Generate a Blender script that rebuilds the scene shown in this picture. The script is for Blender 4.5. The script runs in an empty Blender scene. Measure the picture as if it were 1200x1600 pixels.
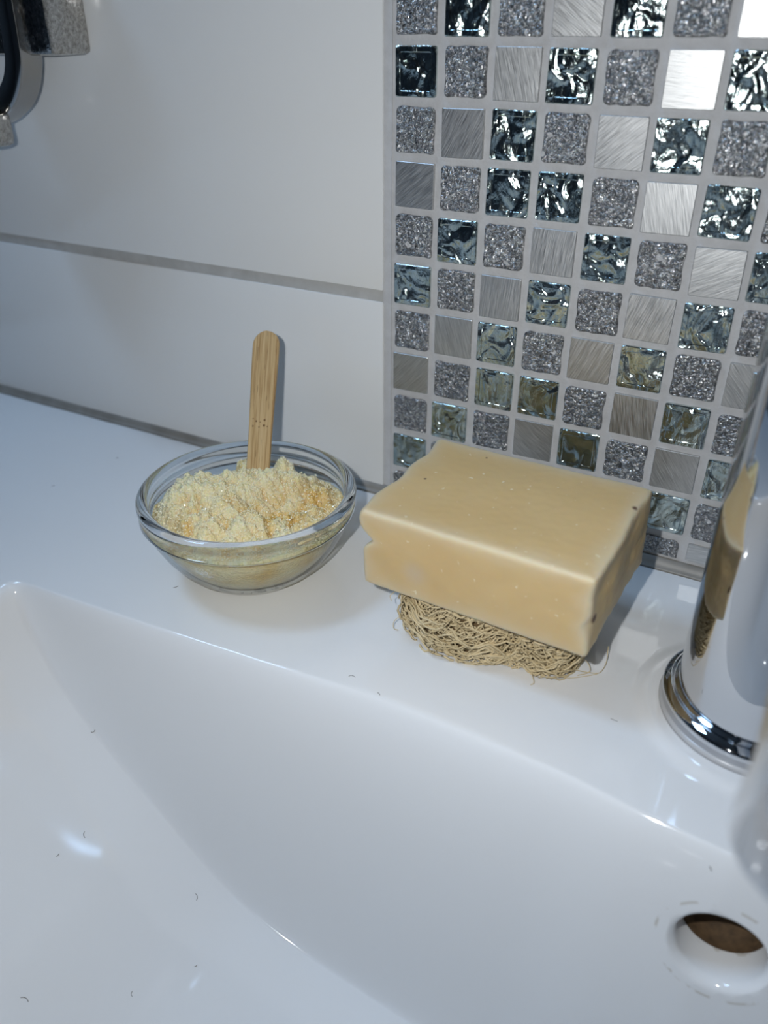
import bpy, bmesh, math, random
from mathutils import Vector, Matrix, noise

S = 0.001                       # all shapes below are written in millimetres
scene = bpy.context.scene
COL = scene.collection

# ------------------------------------------------------------------ camera
cam_d = bpy.data.cameras.new('camera')
cam = bpy.data.objects.new('camera', cam_d)
COL.objects.link(cam)
scene.camera = cam
CAM = Vector((132.76, -269.70, 175.79))
FWD = Vector((-0.40382047, 0.75311377, -0.51937335)).normalized()
RIGHT = FWD.cross(Vector((0, 0, 1))).normalized()
UP = RIGHT.cross(FWD)
M = Matrix((RIGHT, UP, -FWD)).transposed().to_4x4()
M.translation = CAM * S
cam.matrix_world = M
cam_d.sensor_fit = 'HORIZONTAL'
cam_d.sensor_width = 36
cam_d.lens = 1253.44 * 36 / 1200
cam_d.clip_start = 0.005
cam_d.clip_end = 50
cam_d.dof.use_dof = True
cam_d.dof.focus_distance = 0.280
cam_d.dof.aperture_fstop = 12.5

# ------------------------------------------------------------------ world, lights, exposure
world = bpy.data.worlds.new('sky')
scene.world = world
world.use_nodes = True
bg = world.node_tree.nodes['Background']
bg.inputs['Color'].default_value = (0.42, 0.66, 1.0, 1)
bg.inputs['Strength'].default_value = 24.0

scene.view_settings.view_transform = 'Standard'
scene.view_settings.look = 'None'
scene.view_settings.gamma = 1.0
scene.view_settings.use_curve_mapping = False
scene.view_settings.exposure = 0.0

# daylight comes in through a roof window up to the left; the portal only guides sampling
SKY = (-850.0, -390.0, 1560.0)      # centre of the roof window
SKW, SKD = 430.0, 430.0
pd = bpy.data.lights.new('roof_window_portal', 'AREA')
pd.shape = 'RECTANGLE'; pd.size = SKW * S; pd.size_y = SKD * S
po = bpy.data.objects.new('roof_window_portal', pd)
COL.objects.link(po)
po.location = (SKY[0] * S, SKY[1] * S, (SKY[2] - 1) * S)
pd.cycles.is_portal = True

# the phone's flash, a few centimetres left of its lens
fd = bpy.data.lights.new('phone_flash', 'AREA')
fd.shape = 'DISK'; fd.size = 0.006
fd.energy = 0.45
fd.color = (0.95, 0.98, 1.0)
fo = bpy.data.objects.new('phone_flash', fd)
COL.objects.link(fo)
Mf = Matrix((RIGHT, UP, -FWD)).transposed().to_4x4()
Mf.translation = Vector((102, -264, 182)) * S
fo.matrix_world = Mf

# ------------------------------------------------------------------ material helpers
class NT:
    def __init__(s, name):
        s.m = bpy.data.materials.new(name); s.m.use_nodes = True
        s.t = s.m.node_tree; s.n = s.t.nodes; s.l = s.t.links
        s.b = s.n['Principled BSDF']
    def add(s, kind, **kw):
        nd = s.n.new(kind)
        for k, v in kw.items():
            if k.startswith('i_'): nd.inputs[k[2:].replace('_', ' ')].default_value = v
            else: setattr(nd, k, v)
        return nd
    def link(s, a, b): s.l.new(a, b)
    def set(s, **kw):
        for k, v in kw.items(): s.b.inputs[k.replace('_', ' ')].default_value = v
    def coords(s, random_shift=False, kind='Object'):
        tc = s.add('ShaderNodeTexCoord').outputs[kind]
        if not random_shift: return tc
        oi = s.add('ShaderNodeObjectInfo')
        mul = s.add('ShaderNodeMath', operation='MULTIPLY'); mul.inputs[1].default_value = 3.7
        s.link(oi.outputs['Random'], mul.inputs[0])
        va = s.add('ShaderNodeVectorMath', operation='ADD')
        s.link(tc, va.inputs[0]); s.link(mul.outputs[0], va.inputs[1])
        return va.outputs[0]
    def noise(s, vec, scale, detail=3, rough=0.5, dist=0.0):
        nd = s.add('ShaderNodeTexNoise')
        nd.inputs['Scale'].default_value = scale; nd.inputs['Detail'].default_value = detail
        nd.inputs['Roughness'].default_value = rough; nd.inputs['Distortion'].default_value = dist
        s.link(vec, nd.inputs['Vector']); return nd.outputs[0]
    def ramp(s, fac, stops):
        r = s.add('ShaderNodeValToRGB'); e = r.color_ramp.elements
        while len(e) < len(stops): e.new(0.5)
        for el, (p, c) in zip(e, stops):
            el.position = p; el.color = (*c, 1) if len(c) == 3 else c
        s.link(fac, r.inputs[0]); return r.outputs[0]
    def bump(s, h, strength, dist, target='Normal', normal=None):
        b = s.add('ShaderNodeBump'); b.inputs['Strength'].default_value = strength
        b.inputs['Distance'].default_value = dist
        s.link(h, b.inputs['Height'])
        if normal is not None: s.link(normal, b.inputs['Normal'])
        if target: s.link(b.outputs[0], s.b.inputs[target])
        return b.outputs[0]
    def mix(s, fac, a, b):
        m = s.add('ShaderNodeMix', data_type='RGBA')
        if isinstance(fac, (int, float)): m.inputs[0].default_value = fac
        else: s.link(fac, m.inputs[0])
        for v, i in ((a, 6), (b, 7)):
            if isinstance(v, tuple): m.inputs[i].default_value = (*v[:3], 1)
            else: s.link(v, m.inputs[i])
        return m.outputs[2]
    def math(s, op, a, b=None, clamp=False):
        m = s.add('ShaderNodeMath', operation=op); m.use_clamp = clamp
        for v, i in ((a, 0), (b, 1)):
            if v is None: continue
            if isinstance(v, (int, float)): m.inputs[i].default_value = v
            else: s.link(v, m.inputs[i])
        return m.outputs[0]
    def mapping(s, vec, scale=(1, 1, 1), rot=(0, 0, 0)):
        m = s.add('ShaderNodeMapping'); m.inputs['Scale'].default_value = scale
        m.inputs['Rotation'].default_value = rot
        s.link(vec, m.inputs['Vector']); return m.outputs[0]
    def dots(s, vec, pts, soft=0.35):
        """mask of small round spots at given object-space points (metres, radius)"""
        out = None
        for p, r in pts:
            d = s.add('ShaderNodeVectorMath', operation='DISTANCE')
            s.link(vec, d.inputs[0]); d.inputs[1].default_value = p
            mr = s.add('ShaderNodeMapRange', interpolation_type='SMOOTHSTEP')
            mr.inputs['From Min'].default_value = r; mr.inputs['From Max'].default_value = r * soft
            s.link(d.outputs['Value'], mr.inputs['Value'])
            out = mr.outputs[0] if out is None else s.math('MAXIMUM', out, mr.outputs[0])
        return out

MAT = {}
def simple(name, col, rough=0.5, metal=0.0, **kw):
    t = NT(name); t.set(Base_Color=(*col, 1), Roughness=rough, Metallic=metal, **kw)
    MAT[name] = t.m; return t

# ceramic of the basin, with a few limescale marks round the overflow
HOLE = Vector((153.5, -124.2, -30.9))
t = simple('ceramic', (0.80, 0.80, 0.80), 0.07, IOR=1.52)
v = t.coords()
sep = t.add('ShaderNodeVectorMath', operation='DISTANCE'); t.link(v, sep.inputs[0])
sep.inputs[1].default_value = HOLE * S
ring = t.math('SUBTRACT', 1.0, t.math('MULTIPLY', t.math('ABSOLUTE', t.math('SUBTRACT', sep.outputs['Value'], 0.0163)), 1500.0), True)
gate = t.ramp(t.noise(v, 210, 2), [(0.53, (0, 0, 0)), (0.60, (1, 1, 1))])
t.link(t.mix(t.math('MULTIPLY', t.math('MULTIPLY', ring, gate), 0.6), (0.80, 0.80, 0.80), (0.42, 0.36, 0.27)), t.b.inputs['Base Color'])
t.bump(t.noise(v, 30, 1), 0.03, 0.002)

t = simple('white_tile', (0.80, 0.80, 0.79), 0.10, IOR=1.5)
v = t.coords(True)
t.bump(t.noise(v, 14, 1), 0.10, 0.003)
t.link(t.ramp(t.noise(v, 60, 3), [(0.3, (0.09,) * 3), (0.8, (0.16,) * 3)]), t.b.inputs['Roughness'])

t = simple('grout', (0.52, 0.51, 0.49), 0.85)
v = t.coords()
t.link(t.mix(t.noise(v, 160, 5, 0.65), (0.42, 0.415, 0.415), (0.63, 0.63, 0.64)), t.b.inputs['Base Color'])
t.bump(t.noise(v, 900, 4), 0.5, 0.0004)

t = simple('joint_grout', (0.40, 0.395, 0.37), 0.7)
v = t.coords()
t.link(t.mix(t.noise(v, 120, 4, 0.6), (0.36, 0.35, 0.33), (0.58, 0.57, 0.55)), t.b.inputs['Base Color'])
t.bump(t.noise(v, 700, 3), 0.3, 0.0003)

t = simple('silicone', (0.27, 0.25, 0.22), 0.45)
v = t.coords()
t.link(t.mix(t.noise(v, 90, 4, 0.6), (0.16, 0.145, 0.12), (0.34, 0.32, 0.29)), t.b.inputs['Base Color'])

simple('chrome', (0.64, 0.65, 0.67), 0.035, 1.0)
t = simple('worn_chrome', (0.56, 0.545, 0.52), 0.2, 1.0)
v = t.coords()
t.link(t.ramp(t.noise(v, 500, 4, 0.7), [(0.35, (0.06,) * 3), (0.7, (0.30,) * 3)]), t.b.inputs['Roughness'])
t.bump(t.noise(v, 900, 3), 0.2, 0.0003)
t.link(t.ramp(t.noise(v, 650, 4, 0.7), [(0.35, (0.30, 0.29, 0.27)), (0.65, (0.66, 0.64, 0.61))]), t.b.inputs['Base Color'])

GROUT = (0.60, 0.59, 0.58)
def smear(t, v, base, lo=0.66, hi=0.69, scale=170):
    """old grout left on a tile: its own colour, not metallic"""
    mask = t.ramp(t.noise(v, scale, 2, 0.5), [(lo, (0, 0, 0)), (hi, (1, 1, 1))])
    if isinstance(base, tuple): c = t.mix(mask, base, GROUT)
    else: c = t.mix(mask, base, GROUT)
    t.link(c, t.b.inputs['Base Color'])
    t.link(t.math('SUBTRACT', 1.0, mask, True), t.b.inputs['Metallic'])
    return mask

# silver foil seen through a thick clear glass tile
t = simple('foil_glass', (0.60, 0.70, 0.69), 0.1, 1.0)
v = t.coords(True)
w = t.noise(t.mapping(v, (1, 1, 0.75)), 150, 1.5, 0.45, 0.8)
fine = t.noise(t.mapping(v, (1, 1, 0.5)), 900, 3, 0.6, 1.5)
n1 = t.bump(w, 1.0, 0.0026, None)
t.bump(fine, 0.30, 0.0005, 'Normal', n1)
t.set(Coat_Weight=1.0, Coat_Roughness=0.02, Coat_IOR=1.5, Roughness=0.13)
t.link(t.mix(t.noise(v, 250, 2), (0.28, 0.38, 0.37), (0.72, 0.79, 0.77)), t.b.inputs['Base Color'])

# crinkled silver stone-textured tile
t = simple('crinkled_silver', (0.62, 0.62, 0.61), 0.25, 1.0)
v = t.coords(True)
base = t.ramp(t.noise(v, 800, 3, 0.65, 0.8), [(0.32, (0.17, 0.17, 0.175)), (0.52, (0.40, 0.40, 0.40)), (0.70, (0.90, 0.89, 0.87))])
smear(t, v, base, 0.69, 0.71, 260)
a = t.noise(v, 800, 3, 0.6, 1.2)
b2 = t.noise(v, 420, 2, 0.5, 0.6)
n1 = t.bump(b2, 0.7, 0.0010, None)
t.bump(a, 1.0, 0.0009, 'Normal', n1)
t.set(Roughness=0.22)

t = simple('brushed_chrome', (0.40, 0.39, 0.375), 0.16, 1.0)

# brushed metal tile: brush direction differs from tile to tile
t = simple('brushed_metal', (0.60, 0.595, 0.585), 0.3, 1.0)
tc = t.add('ShaderNodeTexCoord').outputs['Object']
oi = t.add('ShaderNodeObjectInfo')
vr = t.add('ShaderNodeVectorRotate', rotation_type='Y_AXIS')
t.link(tc, vr.inputs['Vector']); t.link(t.math('MULTIPLY', oi.outputs['Random'], 9.0), vr.inputs['Angle'])
va = t.add('ShaderNodeVectorMath', operation='ADD'); t.link(vr.outputs[0], va.inputs[0])
t.link(oi.outputs['Random'], va.inputs[1])
st = t.mapping(va.outputs[0], (0.05, 1, 1))
f1 = t.noise(st, 3200, 3, 0.6)
f2 = t.noise(t.mapping(va.outputs[0], (0.08, 1, 1), (0, 0.4, 0)), 900, 2, 0.6, 0.3)
n1 = t.bump(f1, 0.25, 0.0002, None)
t.bump(f2, 0.12, 0.0003, 'Normal', n1)
t.link(t.ramp(f1, [(0.3, (0.34,) * 3), (0.7, (0.52,) * 3)]), t.b.inputs['Roughness'])
t.link(t.ramp(f1, [(0.3, (0.46, 0.46, 0.455)), (0.7, (0.72, 0.715, 0.70))]), t.b.inputs['Base Color'])

# soap: honey coloured, base colour whitened towards the edges
t = simple('soap', (0.72, 0.57, 0.33), 0.52)
v = t.coords()
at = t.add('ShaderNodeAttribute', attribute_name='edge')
body = t.mix(t.noise(v, 38, 3), (0.61, 0.405, 0.17), (0.67, 0.49, 0.245))
body = t.mix(t.ramp(t.noise(v, 420, 2), [(0.70, (0, 0, 0)), (0.75, (1, 1, 1))]), body, (0.78, 0.66, 0.44))
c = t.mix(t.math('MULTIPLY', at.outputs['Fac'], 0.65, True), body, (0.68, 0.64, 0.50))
spots = t.dots(v, [((0.0355, 0.0125, 0.0288), 0.0014), ((-0.0285, -0.001, 0.0284), 0.0007), ((-0.017, 0.0205, 0.0284), 0.0006),
                   ((0.0372, -0.0225, 0.0125), 0.0021), ((0.0372, -0.0255, 0.0105), 0.0013)])
c = t.mix(spots, c, (0.13, 0.065, 0.04))
bruise = t.dots(v, [((-0.0185, -0.0265, 0.0105), 0.0062)], 0.0)
c = t.mix(t.math('MULTIPLY', bruise, 0.35), c, (0.52, 0.46, 0.42))
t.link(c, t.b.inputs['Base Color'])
t.bump(t.noise(v, 260, 4, 0.6), 0.12, 0.0006)
t.set(Subsurface_Weight=0.45, Subsurface_Radius=(1.0, 0.62, 0.28), Subsurface_Scale=0.004)

# loofah
t = simple('loofah_fibre', (0.60, 0.48, 0.28), 0.6)
v = t.coords()
t.link(t.mix(t.noise(v, 150, 3), (0.50, 0.38, 0.19), (0.82, 0.69, 0.45)), t.b.inputs['Base Color'])
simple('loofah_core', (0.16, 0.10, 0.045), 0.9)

# bamboo: streaks along z, small dark pores, a node with holes
t = simple('bamboo', (0.56, 0.38, 0.18), 0.5)
v = t.coords()
streak = t.noise(t.mapping(v, (1, 1, 0.035)), 1100, 3, 0.6)
c = t.ramp(streak, [(0.32, (0.36, 0.205, 0.075)), (0.5, (0.55, 0.365, 0.165)), (0.7, (0.66, 0.475, 0.25))])
pores = t.ramp(t.noise(t.mapping(v, (1, 1, 0.09)), 1500, 1), [(0.66, (0, 0, 0)), (0.72, (1, 1, 1))])
c = t.mix(t.math('MULTIPLY', pores, 0.6), c, (0.22, 0.12, 0.045))
pts = [((x * S, -0.0011, (z + 3.5) * S), r * S) for x, z, r in ((-1.6, 15.5, .55), (1.9, 15.9, .65), (1.8, 13.8, .7), (-2.9, 13.6, .5), (-.3, 13.2, .45), (3.2, 13.4, .4), (0.1, 15.1, .35), (-3.0, 16.5, .4))]
c = t.mix(t.dots(v, pts, 0.4), c, (0.16, 0.07, 0.02))
t.link(c, t.b.inputs['Base Color'])
t.bump(streak, 0.25, 0.0004)

# sugar scrub: pale crystals, amber where the syrup collects
t = simple('scrub', (0.78, 0.68, 0.44), 0.22)
v = t.coords()
at = t.add('ShaderNodeAttribute', attribute_name='wet')
c = t.mix(at.outputs['Fac'], (0.90, 0.80, 0.50), (0.74, 0.43, 0.085))
vo = t.add('ShaderNodeTexVoronoi', feature='F1'); vo.inputs['Scale'].default_value = 1500
t.link(v, vo.inputs['Vector'])
vo2 = t.add('ShaderNodeTexVoronoi', feature='F1'); vo2.inputs['Scale'].default_value = 800
t.link(v, vo2.inputs['Vector'])
c = t.mix(t.math('MULTIPLY', vo2.outputs['Distance'], 0.12, True), c, (0.66, 0.50, 0.24))
t.link(c, t.b.inputs['Base Color'])
n1 = t.bump(vo2.outputs['Distance'], 0.6, 0.0008, None)
t.bump(vo.outputs['Distance'], 0.7, 0.0005, 'Normal', n1)
t.set(Subsurface_Weight=0.55, Subsurface_Radius=(1.0, 0.75, 0.35), Subsurface_Scale=0.004)
simple('sugar_crystal', (0.90, 0.82, 0.58), 0.12, IOR=1.54)

# thin clear glass of the bowl's wall: clear view plus surface reflection
t = NT('thin_glass'); MAT['thin_glass'] = t.m
t.n.remove(t.b)
tr = t.add('ShaderNodeBsdfTransparent'); tr.inputs[0].default_value = (0.955, 0.97, 0.965, 1)
gl = t.add('ShaderNodeBsdfGlossy'); gl.inputs['Roughness'].default_value = 0.02
lw = t.add('ShaderNodeLayerWeight'); lw.inputs['Blend'].default_value = 0.5
fac = t.math('ADD', t.math('MULTIPLY', t.math('POWER', lw.outputs['Facing'], 5.0), 0.96), 0.04, True)
mx = t.add('ShaderNodeMixShader')
t.link(fac, mx.inputs[0]); t.link(tr.outputs[0], mx.inputs[1]); t.link(gl.outputs[0], mx.inputs[2])
t.link(mx.outputs[0], t.n['Material Output'].inputs[0])
t = simple('clear_glass', (0.97, 0.985, 0.98), 0.0, IOR=1.5, Transmission_Weight=1.0)

t = simple('rust', (0.12, 0.07, 0.03), 0.8)
v = t.coords()
t.link(t.mix(t.noise(v, 400, 4), (0.02, 0.011, 0.005), (0.17, 0.10, 0.045)), t.b.inputs['Base Color'])
simple('gasket', (0.50, 0.50, 0.51), 0.25)
simple('room_paint', (0.13, 0.135, 0.145), 0.8)
simple('room_ceiling', (0.45, 0.45, 0.45), 0.8)
simple('floor_tile', (0.16, 0.15, 0.14), 0.4)
simple('window_white', (0.8, 0.8, 0.8), 0.4)
simple('lint', (0.10, 0.085, 0.075), 0.8)

# ------------------------------------------------------------------ mesh helpers (mm in, metres out)
def mesh(name, verts, faces, mat, parent=None, smooth=True, attr=None):
    me = bpy.data.meshes.new(name)
    me.from_pydata([(x * S, y * S, z * S) for x, y, z in verts], [], faces)
    me.materials.append(MAT[mat] if isinstance(mat, str) else mat)
    if smooth: me.polygons.foreach_set('use_smooth', [True] * len(me.polygons))
    if attr:
        a = me.attributes.new(attr[0], 'FLOAT', 'POINT'); a.data.foreach_set('value', attr[1])
    me.update()
    o = bpy.data.objects.new(name, me)
    COL.objects.link(o)
    if parent is not None: o.parent = parent
    return o
def empty(name, loc=(0, 0, 0), rot=None):
    o = bpy.data.objects.new(name, None); COL.objects.link(o)
    o.location = Vector(loc) * S; o.empty_display_size = 0.02
    if rot: o.rotation_euler = rot
    return o
def tag(o, label, cat, group=None):
    o['label'] = label; o['category'] = cat
    if group: o['group'] = group
    return o
def structure(o, label=None):
    o['kind'] = 'structure'
    if label: o['label'] = label
    return o
def boxdata(x0, x1, y0, y1, z0, z1, b=0.0):
    """box, edges chamfered by b"""
    if b <= 0:
        v = [(x, y, z) for x in (x0, x1) for y in (y0, y1) for z in (z0, z1)]
        f = [(0, 1, 3, 2), (4, 6, 7, 5), (0, 4, 5, 1), (2, 3, 7, 6), (0, 2, 6, 4), (1, 5, 7, 3)]
        return v, f
    bm = bmesh.new()
    bmesh.ops.create_cube(bm, size=1)
    for q in bm.verts:
        q.co = Vector(((x0 + x1) / 2 + q.co.x * (x1 - x0), (y0 + y1) / 2 + q.co.y * (y1 - y0), (z0 + z1) / 2 + q.co.z * (z1 - z0)))
    bmesh.ops.bevel(bm, geom=bm.edges[:], offset=b, segments=2, affect='EDGES', profile=0.5)
    bm.verts.index_update()
    v = [tuple(q.co) for q in bm.verts]; f = [tuple(q.index for q in fc.verts) for fc in bm.faces]
    bm.free(); return v, f
def box(name, dims, mat, parent=None, b=0.0):
    v, f = boxdata(*dims, b)
    return mesh(name, v, f, mat, parent, smooth=False)
def lathe(profile, n=96, centre=(0, 0, 0), close=True):
    """revolve (r, z) points about z; close=True joins last to first"""
    v, f = [], []
    for r, z in profile:
        for i in range(n):
            a = 2 * math.pi * i / n
            v.append((centre[0] + r * math.cos(a), centre[1] + r * math.sin(a), centre[2] + z))
    m = len(profile)
    for j in range(m if close else m - 1):
        k = (j + 1) % m
        for i in range(n):
            i2 = (i + 1) % n
            f.append((j * n + i, j * n + i2, k * n + i2, k * n + i))
    return v, f
def arc(cx, cz, r, a0, a1, n):
    return [(cx + r * math.cos(math.radians(a0 + (a1 - a0) * i / n)), cz + r * math.sin(math.radians(a0 + (a1 - a0) * i / n))) for i in range(n + 1)]
def tube(path, radii, sides=16, caps=True, flat=None):
    """sweep a circle (or an ellipse: flat = z-scale) along a path"""
    v, f = [], []
    P = [Vector(p) for p in path]
    ref = Vector((1, 0, 0))
    for i, p in enumerate(P):
        d = (P[min(i + 1, len(P) - 1)] - P[max(i - 1, 0)]).normalized()
        u = (ref - d * ref.dot(d))
        if u.length < 1e-4: u = d.orthogonal()
        u.normalize(); w = d.cross(u)
        r = radii[i] if isinstance(radii, (list, tuple)) else radii
        for k in range(sides):
            a = 2 * math.pi * k / sides
            v.append(tuple(p + u * r * math.cos(a) + w * r * math.sin(a) * (flat or 1)))
    for i in range(len(P) - 1):
        for k in range(sides):
            k2 = (k + 1) % sides
            f.append((i * sides + k, i * sides + k2, (i + 1) * sides + k2, (i + 1) * sides + k))
    if caps:
        f.append(tuple(range(sides - 1, -1, -1))); f.append(tuple((len(P) - 1) * sides + k for k in range(sides)))
    return v, f
def bez(pts, n):
    """Catmull-Rom through points"""
    P = [Vector(p) for p in pts]; P = [2 * P[0] - P[1]] + P + [2 * P[-1] - P[-2]]
    out = []
    for i in range(1, len(P) - 2):
        for k in range(n):
            s = k / n; a, b, c, d = P[i - 1:i + 3]
            out.append(0.5 * ((2 * b) + (c - a) * s + (2 * a - 5 * b + 4 * c - d) * s * s + (3 * b - a - 3 * c + d) * s ** 3))
    out.append(P[-2]); return out
def interp(x, pts):
    """monotone cubic through (x, y) points"""
    if x <= pts[0][0]: return pts[0][1]
    if x >= pts[-1][0]: return pts[-1][1]
    n = len(pts)
    d = [(pts[i + 1][1] - pts[i][1]) / (pts[i + 1][0] - pts[i][0]) for i in range(n - 1)]
    m = [d[0]] + [0 if d[i - 1] * d[i] <= 0 else 2 * d[i - 1] * d[i] / (d[i - 1] + d[i]) for i in range(1, n - 1)] + [d[-1]]
    for i in range(n - 1):
        if x <= pts[i + 1][0]:
            h = pts[i + 1][0] - pts[i][0]; s = (x - pts[i][0]) / h
            return (pts[i][1] * (2 * s ** 3 - 3 * s * s + 1) + h * m[i] * (s ** 3 - 2 * s * s + s)
                    + pts[i + 1][1] * (-2 * s ** 3 + 3 * s * s) + h * m[i + 1] * (s ** 3 - s * s))
def sstep(a, b, x):
    s = max(0.0, min(1.0, (x - a) / (b - a))); return s * s * (3 - 2 * s)
def smin(a, b, k):
    h = max(k - abs(a - b), 0.0) / k; return min(a, b) - h * h * k / 4
def smax(a, b, k): return -smin(-a, -b, k)
def N3(x, y, z): return noise.noise(Vector((x, y, z)))

# ------------------------------------------------------------------ the room
RX0, RX1, RY1, RZ0, RZ1 = -1500.0, 1600.0, -2300.0, -860.0, 1560.0
wall = structure(box('wall_back', (RX0, RX1, 0.9, 120, RZ0, RZ1), 'grout'), 'grey grout wall carrying white tiles and a mirrored mosaic')
structure(box('wall_left', (RX0 - 100, RX0, RY1, 120, RZ0, RZ1), 'room_paint'))
structure(box('wall_right', (RX1, RX1 + 100, RY1, 120, RZ0, RZ1), 'room_paint'))
structure(box('wall_front', (RX0 - 100, RX1 + 100, RY1 - 100, RY1, RZ0, RZ1), 'room_paint'))
structure(box('floor', (RX0 - 100, RX1 + 100, RY1 - 100, 120, RZ0 - 60, RZ0), 'floor_tile'))
wx0, wx1, wy0, wy1 = SKY[0] - SKW / 2, SKY[0] + SKW / 2, SKY[1] - SKD / 2, SKY[1] + SKD / 2
V, F = [], []
for d in ((RX0 - 100, wx0, RY1 - 100, 120), (wx1, RX1 + 100, RY1 - 100, 120), (wx0, wx1, RY1 - 100, wy0), (wx0, wx1, wy1, 120)):
    v, f = boxdata(d[0], d[1], d[2], d[3], RZ1, RZ1 + 80); F += [tuple(i + len(V) for i in q) for q in f]; V += v
structure(mesh('ceiling', V, F, 'room_ceiling', smooth=False))
V, F = [], []
for d in ((wx0, wx0 + 25, wy0, wy1), (wx1 - 25, wx1, wy0, wy1), (wx0 + 25, wx1 - 25, wy0, wy0 + 25), (wx0 + 25, wx1 - 25, wy1 - 25, wy1)):
    v, f = boxdata(d[0], d[1], d[2], d[3], RZ1 + 40, RZ1 + 75); F += [tuple(i + len(V) for i in q) for q in f]; V += v
structure(mesh('window_1', V, F, 'window_white', smooth=False), 'white frame of the roof window')

# white wall tiles (left of the mosaic and far right of it)
tile_mesh = {}
def white_tile(x0, x1, z0, z1):
    k = (round(x1 - x0, 2), round(z1 - z0, 2))
    if k not in tile_mesh:
        o = box('wall_tile', (-k[0] / 2, k[0] / 2, -4.5, 2, -k[1] / 2, k[1] / 2), 'white_tile', wall, 0.7)
        for p in o.data.polygons: p.use_smooth = True
        o.data.set_sharp_from_angle(angle=math.radians(35))
        tile_mesh[k] = o.data
    else:
        o = bpy.data.objects.new('wall_tile', tile_mesh[k]); COL.objects.link(o); o.parent = wall
    o.location = ((x0 + x1) / 2 * S, 0.0042, (z0 + z1) / 2 * S)
    return o
rows = [(3.2, 84.2), (88.6, 288.6), (293, 493)]
for z0, z1 in rows:
    white_tile(-412, -12.2, z0, z1)
    white_tile(-816.4, -416.4, z0, z1)
    white_tile(312.5, 712.3, z0, z1)
# grey joint between the two courses of white tile
for x0, x1 in ((-820, -12.4),):
    for za, zb in ((84.2, 88.6), (288.6, 293)):
        j = box('tile_joint', (x0, x1, 0.35, 3, za - .3, zb + .3), 'joint_grout', wall)
# the joint strip beside the mosaic's edge
box('tile_joint', (-12.4, -9.0, 0.45, 3, 2, 493), 'grout', wall)

# mosaic
random.seed(4)
PIT = 17.5
def chip_outline(w, r, n, jit, seed):
    """rounded square outline, optionally uneven"""
    rnd = random.Random(seed); out = []
    rr = [r * rnd.uniform(0.6, 1.5) if jit else r for _ in range(4)]
    for q, (sx, sz) in enumerate(((1, 1), (-1, 1), (-1, -1), (1, -1))):
        for k in range(n + 1):
            a = math.radians(90 * q + 90 * k / n)
            out.append((sx * (w / 2 - rr[q]) + rr[q] * math.cos(a), sz * (w / 2 - rr[q]) + rr[q] * math.sin(a)))
        if jit:     # an uneven run along the side
            x1, z1 = out[-1]; nx = ((-1, 1), (-1, -1), (1, -1), (1, 1))[q]
            x2, z2 = nx[0] * (w / 2 - (rr[(q + 1) % 4] if q % 2 == 0 else 0)), nx[1] * (w / 2 - (rr[(q + 1) % 4] if q % 2 else 0))
            for s in (0.2, 0.4, 0.6, 0.8):
                inx, inz = ((0, -1), (1, 0), (0, 1), (-1, 0))[q]
                e = rnd.uniform(-.1, jit)
                out.append((x1 + (x2 - x1) * s + inx * e, z1 + (z2 - z1) * s + inz * e))
    return out
def chip_mesh(kind, seed, w=15.0, zlo=None):
    if kind == 'B': ol, bev, proud, mat = chip_outline(w, .25, 1, 0, seed), [(0, .12), (.14, 0)], .15, 'brushed_metal'
    elif kind == 'T': ol, bev, proud, mat = chip_outline(w * .98, 1.5, 3, .35, seed), [(0, .5), (.25, .15), (.6, 0)], .25, 'crinkled_silver'
    else: ol, bev, proud, mat = chip_outline(w, .7, 2, 0, seed), [(0, .35), (.3, .05), (1.7, .0), (1.95, .16), (2.3, .16)], .3, 'foil_glass'
    if zlo is not None: ol = [(x, max(z, zlo)) for x, z in ol]
    cx = sum(p[0] for p in ol) / len(ol); cz = sum(p[1] for p in ol) / len(ol)
    v = [(x, 3, z) for x, z in ol]; n = len(ol); hw = w / 2
    rings = 1
    for ins, dep in bev:
        v += [(cx + (x - cx) * (1 - ins / hw), -proud + dep, cz + (z - cz) * (1 - ins / hw)) for x, z in ol]; rings += 1
    f = []
    for j in range(rings - 1):
        for i in range(n):
            i2 = (i + 1) % n
            f.append((j * n + i, (j + 1) * n + i, (j + 1) * n + i2, j * n + i2))
    v.append((cx, v[-1][1], cz)); c = len(v) - 1
    for i in range(n): f.append(((rings - 1) * n + i, c, (rings - 1) * n + (i + 1) % n))
    # faces were wound so that their normals look at -y
    me = bpy.data.meshes.new('mosaic_tile')
    me.from_pydata([(a * S, b * S, d * S) for a, b, d in v], [], f)
    bm = bmesh.new(); bm.from_mesh(me); bmesh.ops.recalc_face_normals(bm, faces=bm.faces[:])
    if sum(fc.normal.y * fc.calc_area() for fc in bm.faces if fc.calc_center_median().y < 0) > 0: bmesh.ops.reverse_faces(bm, faces=bm.faces[:])
    bm.to_mesh(me); bm.free()
    me.materials.append(MAT[mat])
    return me
CHIPS = {'B': [chip_mesh('B', 1)], 'T': [chip_mesh('T', s) for s in range(5)], 'G': [chip_mesh('G', 1)]}
CUT = {'B': chip_mesh('B', 1, zlo=.4), 'T': chip_mesh('T', 2, zlo=.4), 'G': chip_mesh('G', 1, zlo=.4)}
PATTERN = {-1: 'BTGGTBGT', 0: 'TGTBGTBG', 1: 'GTBGTBGT', 2: 'TBGTBGTB', 3: 'BTGGTBGT', 4: 'TGTBGTBG', 5: 'GTBGTBGT', 6: 'TBGTBGTB',
           7: 'BTGGTBGT', 8: 'TGTBGTBG', 9: 'GTBGTBGT', 10: 'TBGTBGTB'}
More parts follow.
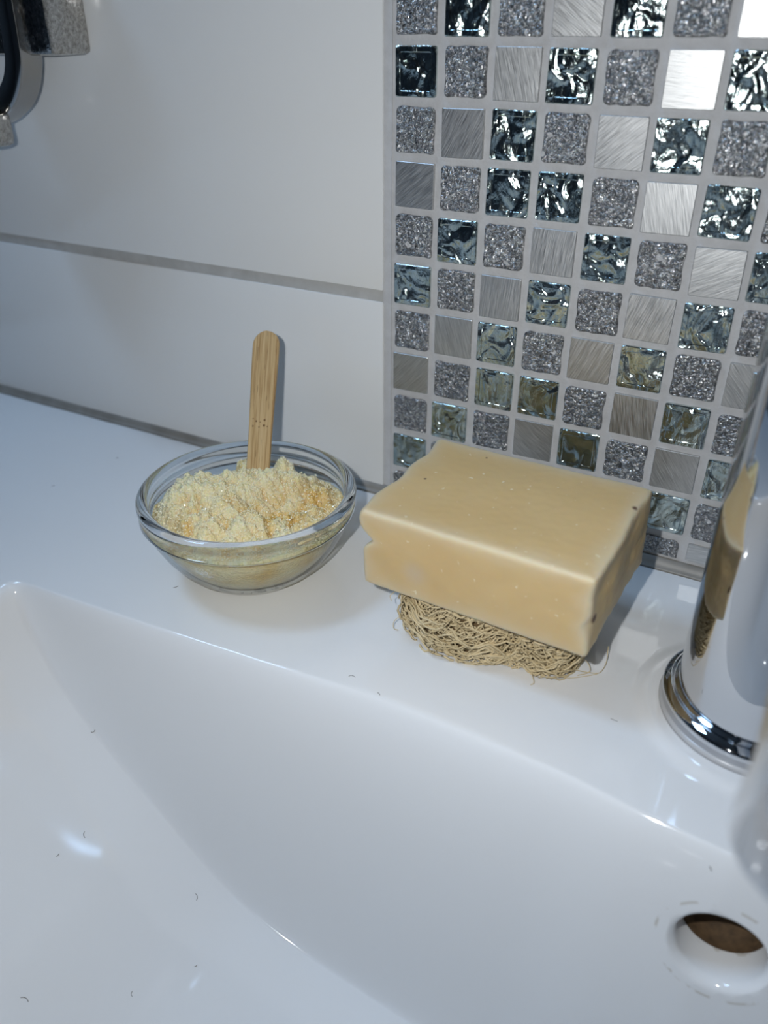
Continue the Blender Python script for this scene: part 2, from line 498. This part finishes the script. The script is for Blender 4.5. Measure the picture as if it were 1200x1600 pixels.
for r in range(-1, 11):
    for c in range(11):
        k = PATTERN[r][c] if c < 8 else PATTERN[r][(c + 3) % 8]
        me = CUT[k] if r == 10 else random.choice(CHIPS[k])
        o = bpy.data.objects.new('mosaic_tile', me); COL.objects.link(o); o.parent = wall
        o.location = ((c * PIT + random.uniform(-.25, .25)) * S, random.uniform(-.12, .12) * S, (180 - r * PIT + random.uniform(-.25, .25)) * S)
        o.rotation_euler = (math.radians(random.gauss(0, .55)), math.radians(random.gauss(0, .5)), math.radians(random.gauss(0, .6)))
        if k == 'T': o.rotation_euler.y += 0
V, F = [], []
for r in range(-17, 11):        # the mosaic beyond the picture, one joined field
    for c in range(18):
        if r >= -1 and c < 11: continue
        x, z = c * PIT, 180 - r * PIT
        v, f = boxdata(x - 7.5, x + 7.5, -.2, 2, max(z - 7.5, 4), z + 7.5, 0)
        F += [tuple(i + len(V) for i in q) for q in f]; V += v
mf = mesh('mosaic_field', V, F, 'crinkled_silver', wall, smooth=False); mf['kind'] = 'stuff'

# dark bead of silicone along the foot of the wall
prof = [(0.9, 0.0), (-3.4, 0.0), (-2.2, .5), (-1.0, 1.6), (-.35, 3.6), (0.9, 3.7)]
V, F = [], []
xs = [-820 + i * 6 for i in range(190)]
for i, x in enumerate(xs):
    for y, z in prof: V.append((x, y + .25 * N3(x * .05, y, 0) if y < .5 else y, z + (.25 * N3(x * .07, 3, z) if z > .1 else 0)))
n = len(prof)
for i in range(len(xs) - 1):
    for k in range(n - 1): F.append((i * n + k, i * n + k + 1, (i + 1) * n + k + 1, (i + 1) * n + k))
structure(mesh('trim_1', V, F, 'silicone'), 'dark silicone joint between sink and wall')

# ------------------------------------------------------------------ the sink
SX = 150.0                       # the basin's middle
EDGE = [(-140, -123), (-95, -122.3), (-47, -120.3), (5, -118), (50, -116.3), (100, -117.2), (127, -119.6), (150, -120.5)]
FLOOR = [(-99, 0), (-95, -13.5), (-88, -26), (-78, -40), (-45, -71.5), (5, -109), (39, -119.5), (73, -123.5), (150, -127)]
KEDGE = [(-100, 11), (-60, 14), (0, 26), (60, 44), (110, 38), (150, 24)]
TAP = (147.0, -66.0)
TAN = math.tan(math.radians(83))
def mir(x): return x if x <= SX else 2 * SX - x
def sink_z(x, y):
    m = mir(x)
    fl = interp(m, FLOOR) if m > -99 else (-99 - m) * 2.8
    ye = interp(m, EDGE)
    wz = (y - ye) * TAN
    wf = (-430 - y) * 1.2
    d = smax(smax(fl, wz, 34), wf, 20)
    z = smin(0.0, d, interp(m, KEDGE)) if d < 60 else 0.0
    r = math.hypot(x - TAP[0], y - TAP[1])
    return z + 1.3 * (1 - sstep(29.5, 34, r)) * sstep(-30, -3, z)
def spaced(*segs):
    out = []
    for a, b, n in segs: out += [a + (b - a) * i / n for i in range(n)]
    return out + [segs[-1][1]]
gx = spaced((-340, -130, 24), (-130, -85, 24), (-85, 105, 64), (105, 190, 56), (190, 400, 50), (400, 640, 24))
gy = spaced((-.4, -28, 8), (-28, -104, 50), (-104, -112, 6), (-112, -142, 90), (-142, -155, 8), (-155, -260, 22), (-260, -400, 12), (-400, -445, 14), (-445, -500, 5))
nx, ny = len(gx), len(gy)
V = [(x, y, sink_z(x, y)) for x in gx for y in gy]
F = [(i * ny + j, i * ny + j + 1, (i + 1) * ny + j + 1, (i + 1) * ny + j) for i in range(nx - 1) for j in range(ny - 1)]
peri = [i * ny for i in range(nx)] + [(nx - 1) * ny + j for j in range(1, ny)] + [i * ny + ny - 1 for i in range(nx - 2, -1, -1)] + [j for j in range(ny - 2, 0, -1)]
b0 = len(V); V += [(V[i][0], V[i][1], -160.0) for i in peri]; np_ = len(peri)
F += [(peri[k], peri[(k + 1) % np_], b0 + (k + 1) % np_, b0 + k) for k in range(np_)]
F.append(tuple(b0 + k for k in range(np_)))
sink = mesh('sink', V, F, 'ceramic')
bm = bmesh.new(); bm.from_mesh(sink.data); bmesh.ops.recalc_face_normals(bm, faces=bm.faces[:]); bm.to_mesh(sink.data); bm.free()
tag(sink, 'glossy white ceramic washbasin with a wide flat back ledge', 'sink')
# overflow opening, cut through the back wall of the basin with a softened lip
NRM = Vector((0, -math.sin(math.radians(83)), math.cos(math.radians(83))))
R0 = 11.4
lip = [(0.01, 6), (R0 + 4.2, 6), (R0 + 4.2, 1.2), (R0 + 2.4, .15), (R0 + 1.2, -.6), (R0 + .4, -1.6), (R0, -3.2), (R0, -30), (0.01, -30)]
v, f = lathe(lip, 64, close=False)
q = NRM.to_track_quat('Z', 'Y')
hc = HOLE.copy(); hc.y = interp(HOLE.x if HOLE.x < SX else 2 * SX - HOLE.x, EDGE) + HOLE.z / TAN
v = [tuple(hc + q @ Vector(p)) for p in v]
cut = mesh('cutter', v, f, 'ceramic')
bm = bmesh.new(); bm.from_mesh(cut.data); bmesh.ops.remove_doubles(bm, verts=bm.verts[:], dist=2e-5)
bmesh.ops.recalc_face_normals(bm, faces=bm.faces[:]); bm.to_mesh(cut.data); bm.free()
md = sink.modifiers.new('overflow', 'BOOLEAN'); md.operation = 'DIFFERENCE'; md.object = cut; md.solver = 'EXACT'
bpy.context.view_layer.update()
dg = bpy.context.evaluated_depsgraph_get()
nm = bpy.data.meshes.new_from_object(sink.evaluated_get(dg))
sink.modifiers.clear(); sink.data = nm
bpy.data.objects.remove(cut)
nm.polygons.foreach_set('use_smooth', [True] * len(nm.polygons))
nm.set_sharp_from_angle(angle=math.radians(50))
# rusty channel seen inside it
v, f = lathe([(R0 - .1, -12), (R0 - .1, -19), (.01, -19)], 40, close=False)
v = [tuple(hc + q @ Vector((p[0], p[1] , p[2]))) for p in v]
ch = mesh('overflow_channel', v, f, 'rust', sink); ch['label'] = 'rusty brown inside of the overflow opening'

# ------------------------------------------------------------------ tap
TZ = 1.25
tap = empty('mixer_tap', (TAP[0], TAP[1], TZ))
tag(tap, 'chrome mixer tap standing on the sink ledge at the right edge', 'tap')
v, f = lathe([(21, 0), (26.2, 0), (26.3, 1.2), (26.0, 2.0), (21, 2.0)], 128); mesh('gasket', v, f, 'gasket', tap)
v, f = lathe([(20, 2)] + [(25.6, 2)] + arc(24.4, 5.2, 1.5, -30, 60, 6) + arc(23.6, 6.7, .8, 60, 120, 4) + [(22.6, 7.2), (22.4, 8.2), (20, 8.2)], 128)
mesh('base_ring', v, f, 'chrome', tap)
v, f = lathe([(0.01, 7), (21.4, 7), (22.0, 7.6), (22.0, 112), (21.7, 113), (21.7, 113.6), (22.0, 114.5), (22, 138)] + arc(17, 138, 5, 0, 90, 8) + [(0.01, 143)], 128, close=False)
body = mesh('body', v, f, 'chrome', tap)
body.data.set_sharp_from_angle(angle=math.radians(40))
pts = bez([(1, -12, 94), (3, -45, 104), (6.2, -74, 104), (9, -94, 95), (10, -105, 82), (10.3, -108, 72)], 10)
rad = [15 + 1.2 * sstep(.75, .95, i / (len(pts) - 1)) for i in range(len(pts))]
d = (pts[-1] - pts[-2]).normalized()
for k in range(1, 6):
    a = math.radians(18 * k); pts.append(pts[len(rad) - 1 if k == 1 else -1] + d * (5 * (math.sin(a) - math.sin(a - math.radians(18)))))
rad += [16.2 - 5 + 5 * math.cos(math.radians(18 * k)) for k in range(1, 6)]
v, f = tube(pts, rad, 48)
mesh('spout', v, f, 'chrome', tap)
v, f = tube(bez([(0, 8, 146), (0, -20, 152), (0, -70, 166)], 8), [9] * 8 + [7] * 8 + [5.5], 24, flat=.6)
mesh('lever', v, f, 'chrome', tap)

# ------------------------------------------------------------------ hook on the wall
hook = empty('towel_holder', (-160, 0, 170))
tag(hook, 'chrome towel holder fixed to the white tiles in the top left corner', 'towel holder')
def hk(v): return [(x + 160, y, z - 170) for x, y, z in v]
v, f = boxdata(-196, -143, -21.5, -.25, 165.5, 215, 2.2)
m = mesh('mount_block', hk(v), f, 'worn_chrome', hook); m.data.set_sharp_from_angle(angle=math.radians(30))
outer = bez([(-155.5, 0, 215), (-156, 0, 190), (-157, 0, 170), (-158.6, 0, 161), (-163, 0, 152.5), (-170.5, 0, 145.8), (-184, 0, 140), (-205, 0, 138)], 8)
V, F = [], []
W_ = 9.0
for i, p in enumerate(outer):
    dd = (outer[min(i + 1, len(outer) - 1)] - outer[max(i - 1, 0)]).normalized(); nrm = Vector((dd.z, 0, -dd.x))   # towards the inside
    pr = [(0, -22.6), (.25, -23.6), (1.2, -24.2), (W_ - 1.2, -24.2), (W_ - .25, -23.6), (W_, -22.6), (W_, -13.5), (W_ - 1, -12.5), (1, -12.5), (0, -13.5)]
    for a, y in pr: V.append(tuple(p + nrm * a + Vector((0, y, 0))))
n = len(pr)
for i in range(len(outer) - 1):
    for k in range(n): F.append((i * n + k, i * n + (k + 1) % n, (i + 1) * n + (k + 1) % n, (i + 1) * n + k))
F.append(tuple(range(n))); F.append(tuple((len(outer) - 1) * n + k for k in range(n - 1, -1, -1)))
bd = mesh('curved_band', hk([(x + 1.3, y - 1.0, z + .2) for x, y, z in V]), F, 'brushed_chrome', hook)
bm = bmesh.new(); bm.from_mesh(bd.data); bmesh.ops.recalc_face_normals(bm, faces=bm.faces[:]); bm.to_mesh(bd.data); bm.free()
bd.data.set_sharp_from_angle(angle=math.radians(35))
v, f = boxdata(-198, -171.5, -33, -22, 133, 146.5, 2.5)
m = mesh('band_end', hk(v), f, 'worn_chrome', hook)

# ------------------------------------------------------------------ glass bowl
BX, BY = -31.0, -69.5
bowl = empty('glass_bowl', (BX, BY, 0))
tag(bowl, 'small clear glass bowl of sugar scrub on the sink ledge', 'bowl')
outp = [(.01, .6), (17, .6), (18, 0), (21.5, 0), (23.5, .9), (27, 4.2), (30.6, 8.6), (33.6, 13.2), (35.9, 18), (37.2, 21.6), (37.7, 23.6)]
inp = [(35.9, 23.6), (35.4, 21.4), (34.2, 17.8), (31.9, 13.2), (28.9, 8.8), (25.3, 4.8), (22, 2.4), (19, 1.7), (10, 1.6), (.01, 1.6)]
v, f = lathe(outp + inp, 128, close=False)
mesh('bowl_wall', v, f, 'thin_glass', bowl)
rim = [(35.4, 23.7), (37.7, 23.7), (38.9, 24.2), (39.4, 25.0), (39.1, 26.1), (38.8, 27.2), (39.1, 28.4)] + arc(37.5, 30.3, 2.15, -25, 190, 16) + [(35.2, 28.6), (35.3, 26.4)]
v, f = lathe(rim, 128)
rm = mesh('rim', v, f, 'clear_glass', bowl); rm['label'] = 'thick clear rim of the bowl'
bm = bmesh.new(); bm.from_mesh(rm.data); bmesh.ops.recalc_face_normals(bm, faces=bm.faces[:]); bm.to_mesh(rm.data); bm.free()

# scrub: lumpy top, sides following the glass
def scrub_h(x, y):
    """height above the ledge at bowl coordinates (mm)"""
    # camera lies towards (+0.63, -0.77); u runs to the right in the picture, w away from the viewer
    u = .80 * x + .60 * y; w = -.60 * x + .80 * y
    r = math.hypot(x, y)
    h = 23.5
    for cu, cw, ru, rw, a in ((-12, -2, 17, 11, 9.5), (-24, -4, 9, 12, 5.5), (8, 6, 13, 7, 8.5), (-6, -19, 16, 9, 6), (18, -13, 9, 9, 1.5), (-20, 9, 9, 6, 4.5), (20, 3, 7, 6, 3.5), (-3, 7, 9, 6, 3)):
        h += a * math.exp(-((u - cu) / ru) ** 2 - ((w - cw) / rw) ** 2)
    h -= 3.5 * math.exp(-((u - 10) / 8) ** 2 - ((w + 11) / 5) ** 2)
    h += 1.2 - 4.5 * sstep(12, 30, w)
    n1 = noise.fractal(Vector((x * .11, y * .11, 3.3)), 1.0, 2.0, 3)
    n2 = noise.fractal(Vector((x * .55, y * .55, 8.1)), .8, 2.0, 4)
    b1 = abs(N3(x * .105 + 2.2, y * .105, 5.1)); b2_ = abs(N3(x * .23 + 9, y * .23, 2.6))
    h += 1.2 * n1 + 5.2 * (b1 - .2) + 3.6 * (b2_ - .2) + 1.25 * n2
    h += 8.5 * sstep(5.2, 2.8, math.hypot((x + 15.5) / 1.2, y - 20) + 1.2 * n1) + 5.0 * sstep(5.5, 2.5, math.hypot((x - 3.5) / 1.4, y - 19) + 1.2 * n1)
    k = sstep(35.0, 28.5, r)
    return h * k + (24.0 - 3.5 * sstep(5, 30, w) + 1.0 * n1 + .5 * n2) * (1 - k)
def inner_r(z):
    pts = sorted([(b, a) for a, b in inp[:-2]])
    return interp(z, pts) if z < 23.6 else 35.3
NA, NR = 300, 120
V, F, wet = [(0, 0, scrub_h(0, 0))], [], [0.2]
for j in range(1, NR + 1):
    for i in range(NA):
        a = 2 * math.pi * i / NA; rr = (j / NR) ** .85 * 34.9
        x, y = rr * math.cos(a), rr * math.sin(a)
        z = scrub_h(x, y)
        if j == NR: rr = min(34.9, inner_r(z) - .15); x, y = rr * math.cos(a), rr * math.sin(a)
        V.append((x, y, z))
        u = .80 * x + .60 * y; w = -.60 * x + .80 * y
        wv = .62 * math.exp(-((u - 11) / 10) ** 2 - ((w + 12) / 6.5) ** 2) + .5 * math.exp(-((u - 28) / 7) ** 2 - ((w + 4) / 12) ** 2) + .3 * math.exp(-((u + 14) / 9) ** 2 - ((w + 14) / 4) ** 2)
        wv += .17 + 1.6 * max(0, .13 - abs(N3(x * .105 + 2.2, y * .105, 5.1))) + 1.2 * max(0, .1 - abs(N3(x * .23 + 9, y * .23, 2.6))) + .55 * noise.fractal(Vector((x * .13, y * .13, 21)), 1, 2, 3) - .05 * max(0, z - 30)
        wet.append(max(0, min(.9, wv)))
for i in range(NA): F.append((0, 1 + i, 1 + (i + 1) % NA))
for j in range(NR - 1):
    for i in range(NA):
        a, b2 = 1 + j * NA, 1 + (j + 1) * NA; i2 = (i + 1) % NA
        F.append((a + i, b2 + i, b2 + i2, a + i2))
last = 1 + (NR - 1) * NA
for lev in range(1, 13):
    base = len(V)
    for i in range(NA):
        a = 2 * math.pi * i / NA; zt = V[last + i][2]; z = zt + (1.95 - zt) * lev / 12
        rr = inner_r(z) - .15 - .25 * (N3(math.cos(a) * 9, math.sin(a) * 9, z * .5) + .5) * (lev < 12)
        V.append((rr * math.cos(a), rr * math.sin(a), z)); wet.append(max(0, min(1, .42 + .5 * N3(math.cos(a) * 5, math.sin(a) * 5, z * .3))))
    for i in range(NA):
        i2 = (i + 1) % NA; p = base - NA if lev > 1 else last
        F.append((p + i, base + i, base + i2, p + i2))
F.append(tuple(len(V) - 1 - i for i in range(NA)))
scrub = mesh('sugar_scrub', [(x + 0, y + 0, z) for x, y, z in V], F, 'scrub', None, True, ('wet', wet))
scrub.location = (BX * S, BY * S, 0)
tag(scrub, 'moist pale yellow sugar scrub heaped in the glass bowl', 'sugar scrub')
random.seed(11)
GV, GF = [], []
for _ in range(4200):
    rr = 34 * math.sqrt(random.random()); a = random.uniform(0, 2 * math.pi)
    x, y = rr * math.cos(a), rr * math.sin(a); z = scrub_h(x, y)
    s = random.uniform(.11, .24)
    if random.random() < .03: s *= 1.6
    rot = Matrix.Rotation(random.uniform(0, 6), 3, Vector((random.gauss(0, 1), random.gauss(0, 1), random.gauss(0, 1))).normalized())
    v, f = boxdata(-s, s, -s * random.uniform(.6, 1), s, -s, s)
    GF += [tuple(i + len(GV) for i in q2) for q2 in f]
    GV += [tuple(rot @ Vector(p) + Vector((x, y, z + s * .3))) for p in v]
g = mesh('sugar_grains', GV, GF, 'sugar_crystal', scrub, smooth=False); g['kind'] = 'stuff'

# ------------------------------------------------------------------ wooden stick standing in the scrub
tip, base = Vector((-50.2, -24.5, 74.0)), Vector((-38.0, -53.6, 29.6))
ax = (tip - base).normalized()
lo = base - ax * 12
L_ = (tip - lo).length
side = Vector((1, .12, 0)); side = (side - ax * side.dot(ax)).normalized()
nrm = ax.cross(side)
def halfw(s):   # stick outline: rounded tip, slightly waisted towards the scrub
    w = 4.75 + .75 * sstep(22, L_ - 6, s) 
    e = L_ - s
    return w * math.sqrt(max(0, 1 - ((w - e) / w) ** 2)) if e < w else w
V, F = [], []
ss = [L_ * i / 26 * .9 for i in range(27)]; ss += [L_ - (L_ - ss[-1]) * (1 - math.sin(math.pi / 2 * k / 14)) for k in range(1, 15)]
ss[-1] = L_ - .02
th = .95
pr = lambda w: [(-w, -th * .6), (-max(w - .45, 0), -th), (max(w - .45, 0), -th), (w, -th * .6), (w, th * .6), (max(w - .45, 0), th), (-max(w - .45, 0), th), (-w, th * .6)]
for s in ss:
    for a, b2 in pr(halfw(s)): V.append((a, b2, s - 12 + 0))
for i in range(len(ss) - 1):
    for k in range(8): F.append((i * 8 + k, i * 8 + (k + 1) % 8, (i + 1) * 8 + (k + 1) % 8, (i + 1) * 8 + k))
F.append(tuple(range(7, -1, -1))); F.append(tuple((len(ss) - 1) * 8 + k for k in range(8)))
stick = mesh('wooden_stick', V, F, 'bamboo', None, smooth=False)
fm = Matrix((side, nrm, ax)).transposed().to_4x4(); fm.translation = base * S
stick.matrix_world = fm
tag(stick, 'bamboo stick with rounded end standing upright in the sugar scrub', 'stick')

# ------------------------------------------------------------------ loofah pad
FRONT = [(35.5, -62), (37, -77), (42, -82), (50, -86.2), (58, -86.6), (66, -85.6), (72, -83), (77, -80.6), (81, -80.2), (87, -80.6), (92, -78.6), (95.5, -72), (96.3, -62)]
outl = bez([(x, y, 0) for x, y in FRONT] + [(95, -48, 0), (85, -42, 0), (62, -40, 0), (43, -43, 0), (36, -52, 0), (35.5, -62, 0)], 10)[:-1]
NO = len(outl)
ccx, ccy = 66.0, -63.0
LOOF_H = 21.5
def loof(s, z, out):
    """a point on the pad's side: s along the outline, z up, out outwards"""
    i = s % NO; i0 = int(i); fr_ = i - i0
    p = outl[i0].lerp(outl[(i0 + 1) % NO], fr_)
    q0 = outl[(i0 - 2) % NO]; q1 = outl[(i0 + 3) % NO]; dd = (q1 - q0).normalized(); nn = Vector((dd.y, -dd.x, 0))
    bul = 1.6 * math.sin(math.pi * max(0, min(1, z / LOOF_H))) - .9 * sstep(.5, 1, z / LOOF_H)
    p = p + nn * (out + bul); return Vector((p.x, p.y, z))
# check outward direction once
if (loof(5, 5, 3) - Vector((ccx, ccy, 5))).length < (loof(5, 5, 0) - Vector((ccx, ccy, 5))).length:
    outl.reverse()
random.seed(21)
pad = empty('loofah_pad', (ccx, ccy, 0))
tag(pad, 'rough straw coloured loofah pad under the soap bar', 'loofah')
V, F = [], []
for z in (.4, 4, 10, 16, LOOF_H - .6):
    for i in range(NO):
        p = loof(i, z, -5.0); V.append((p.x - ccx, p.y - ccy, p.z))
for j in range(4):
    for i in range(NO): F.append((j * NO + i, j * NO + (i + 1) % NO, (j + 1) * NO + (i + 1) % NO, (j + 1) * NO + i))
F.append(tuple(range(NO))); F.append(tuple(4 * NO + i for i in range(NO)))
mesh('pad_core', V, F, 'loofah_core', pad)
V, F = [], []
def add_tube(path, r, sides=4):
    v, f = tube([p - Vector((ccx, ccy, 0)) for p in path], r, sides, caps=False)
    F.extend([tuple(i + len(V) for i in q2) for q2 in f]); V.extend(v)
for k in range(560):
    layer = random.random()
    s0 = random.uniform(0, NO); ln = random.uniform(10, 34); n = 14
    z0 = random.uniform(.3, LOOF_H - .3); ph, fq, am = random.uniform(0, 6), random.uniform(.2, .55), random.uniform(.4, 1.7)
    slope = random.gauss(0, .09); out0 = -4.2 + 4.5 * layer
    path = []
    for i in range(n):
        t_ = i / (n - 1); s = s0 + ln * t_
        z = z0 + slope * ln * (t_ - .5) + am * math.sin(ph + fq * ln * t_) + .9 * N3(s * .35, z0 * .4, k * .13)
        z = max(.3, min(LOOF_H - .1, z))
        o_ = out0 + .8 * N3(s * .4, k * .7, 2) - 1.3 * max(0, abs(t_ - .5) - .42) * 10 * .5
        path.append(loof(s, z, o_))
    add_tube(path, random.uniform(.22, .44), 4)
for k in range(230):            # cross fibres
    s0 = random.uniform(0, NO); z0 = random.uniform(0.5, LOOF_H - 4); ln = random.uniform(3, 8); dr = random.choice((-1, 1))
    path = [loof(s0 + dr * i * ln * .1, max(.3, min(LOOF_H, z0 + i * ln * .13)), -.6 + .9 * N3(i * .4, k, 5)) for i in range(8)]
    add_tube(path, random.uniform(.13, .25), 4)
fb = mesh('pad_fibres', V, F, 'loofah_fibre', pad); fb['kind'] = 'stuff'
V, F = [], []
for pp in ([(92, -74, 3), (97, -72.5, 1.2), (102, -70.3, .5), (103.2, -68.2, .4), (103.5, -64, 1), (102.6, -60, 4)],
           [(88, -78.4, 2), (94, -77, .6), (99, -73.4, .4), (102.4, -70.2, .4)],
           [(93, -70, 6), (98, -69, 3), (100, -71, 1), (97, -74, .4)],
           [(37, -76, 15), (34.6, -78, 14), (33.4, -80, 13), (34.4, -81, 12)], [(37.5, -77, 17), (34.2, -77.5, 16.4), (33.2, -79.5, 15)],
           [(38, -78, 6), (35.4, -80.5, 3.5), (35.8, -82, 1.5), (37, -81, .4)], [(84, -81, 2), (86, -83.5, .5), (85.4, -85, .4)]):
    add_tube(bez(pp, 6), .13, 4)
ls = mesh('loose_fibres', V, F, 'loofah_fibre', pad); ls['kind'] = 'stuff'

# ------------------------------------------------------------------ soap bar
SW, SD, SH = 73.9, 52.8, 28.3
NXs, NYs, NZs = 96, 68, 36
vid, V, F, edge = {}, [], [], []
def soap_pt(i, j, k):
    key = (i, j, k)
    if key in vid: return vid[key]
    x, y, z = (i / NXs - .5) * SW, (j / NYs - .5) * SD, k / NZs * SH
    hx, hy, hz = SW / 2, SD / 2, SH / 2
    # distance to the nearest edge, for the whitish rim
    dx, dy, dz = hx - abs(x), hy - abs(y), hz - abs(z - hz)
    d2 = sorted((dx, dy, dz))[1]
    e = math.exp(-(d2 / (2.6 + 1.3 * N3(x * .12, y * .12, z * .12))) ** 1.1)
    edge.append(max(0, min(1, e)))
    # rounding
    r = 1.7
    c = Vector((max(-hx + r, min(hx - r, x)), max(-hy + r, min(hy - r, y)), max(r, min(SH - r, z))))
    p = Vector((x, y, z)); o_ = p - c
    if o_.length > 1e-6: p = c + o_.normalized() * r
    # ends as the knife and the mould left them
    l = sstep(-hx + 12, -hx, x); rt = sstep(hx - 12, hx, x)
    zz = z / SH
    p.x += l * (-.6 + 3.6 * math.exp(-((zz - .66 - .0012 * y) / .085) ** 2) + 1.6 * N3(y * .10, 4, z * .05) - 1.1 * math.exp(-((zz - .86) / .12) ** 2))
    p.x += rt * (.1 + .8 * N3(y * .06, 9, z * .12) + .22 * N3(y * .3, 2, z * .5))
    p.x -= rt * 1.6 * math.exp(-((y + hy) / 2.2) ** 2 - ((zz - .38) / .12) ** 2)
    p.y += .25 * N3(x * .12, z * .15, 3) + .12 * N3(x * .6, z * .6, 3)
    p.z += (.5 * N3(x * .05, y * .05, 11) + .1 * N3(x * .4, y * .4, 2)) * sstep(.5, 1, zz)
    p.z += .5 * rt * N3(y * .35, 6, 6) * (1 - sstep(0, .3, zz))
    vid[key] = len(V); V.append(tuple(p)); return vid[key]
def face(fn, na, nb, flip):
    for a in range(na):
        for b2 in range(nb):
            q2 = [soap_pt(*fn(a, b2)), soap_pt(*fn(a + 1, b2)), soap_pt(*fn(a + 1, b2 + 1)), soap_pt(*fn(a, b2 + 1))]
            F.append(tuple(reversed(q2)) if flip else tuple(q2))
face(lambda a, b: (a, b, NZs), NXs, NYs, False); face(lambda a, b: (a, b, 0), NXs, NYs, True)
face(lambda a, b: (a, 0, b), NXs, NZs, False); face(lambda a, b: (a, NYs, b), NXs, NZs, True)
face(lambda a, b: (NXs, a, b), NYs, NZs, False); face(lambda a, b: (0, a, b), NYs, NZs, True)
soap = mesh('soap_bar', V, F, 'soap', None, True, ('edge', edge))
yaw, tx, ty = math.radians(-3.6), math.radians(2.8), math.radians(-1.4)
soap.matrix_world = Matrix.Translation(Vector((66.6, -63.1, 23.0)) * S) @ Matrix.Rotation(yaw, 4, 'Z') @ Matrix.Rotation(ty, 4, 'Y') @ Matrix.Rotation(tx, 4, 'X')
tag(soap, 'thick honey coloured handmade soap bar resting on the loofah pad', 'soap')

# ------------------------------------------------------------------ lint on the ceramic
random.seed(5)
V, F = [], []
for k in range(46):
    x = random.uniform(-150, 150); y = random.uniform(-235, -20)
    if math.hypot(x - BX, y - BY) < 30 or (34 < x < 106 and -90 < y < -30) or math.hypot(x - TAP[0], y - TAP[1]) < 33: continue
    a = random.uniform(0, 6.28); ln = random.uniform(.4, 2.2); cv = random.uniform(-1.2, 1.2); path = []
    for i in range(6):
        t_ = i / 5; aa = a + cv * t_
        px, py = x + math.cos(aa) * ln * t_, y + math.sin(aa) * ln * t_
        path.append(Vector((px, py, sink_z(px, py) + .12)))
    v, f = tube(path, random.uniform(.06, .11), 4)
    F += [tuple(i + len(V) for i in q2) for q2 in f]; V += v
ln_ = mesh('lint_flecks', V, F, 'lint')
ln_['kind'] = 'stuff'; tag(ln_, 'tiny dark lint flecks scattered over the white ceramic', 'lint')
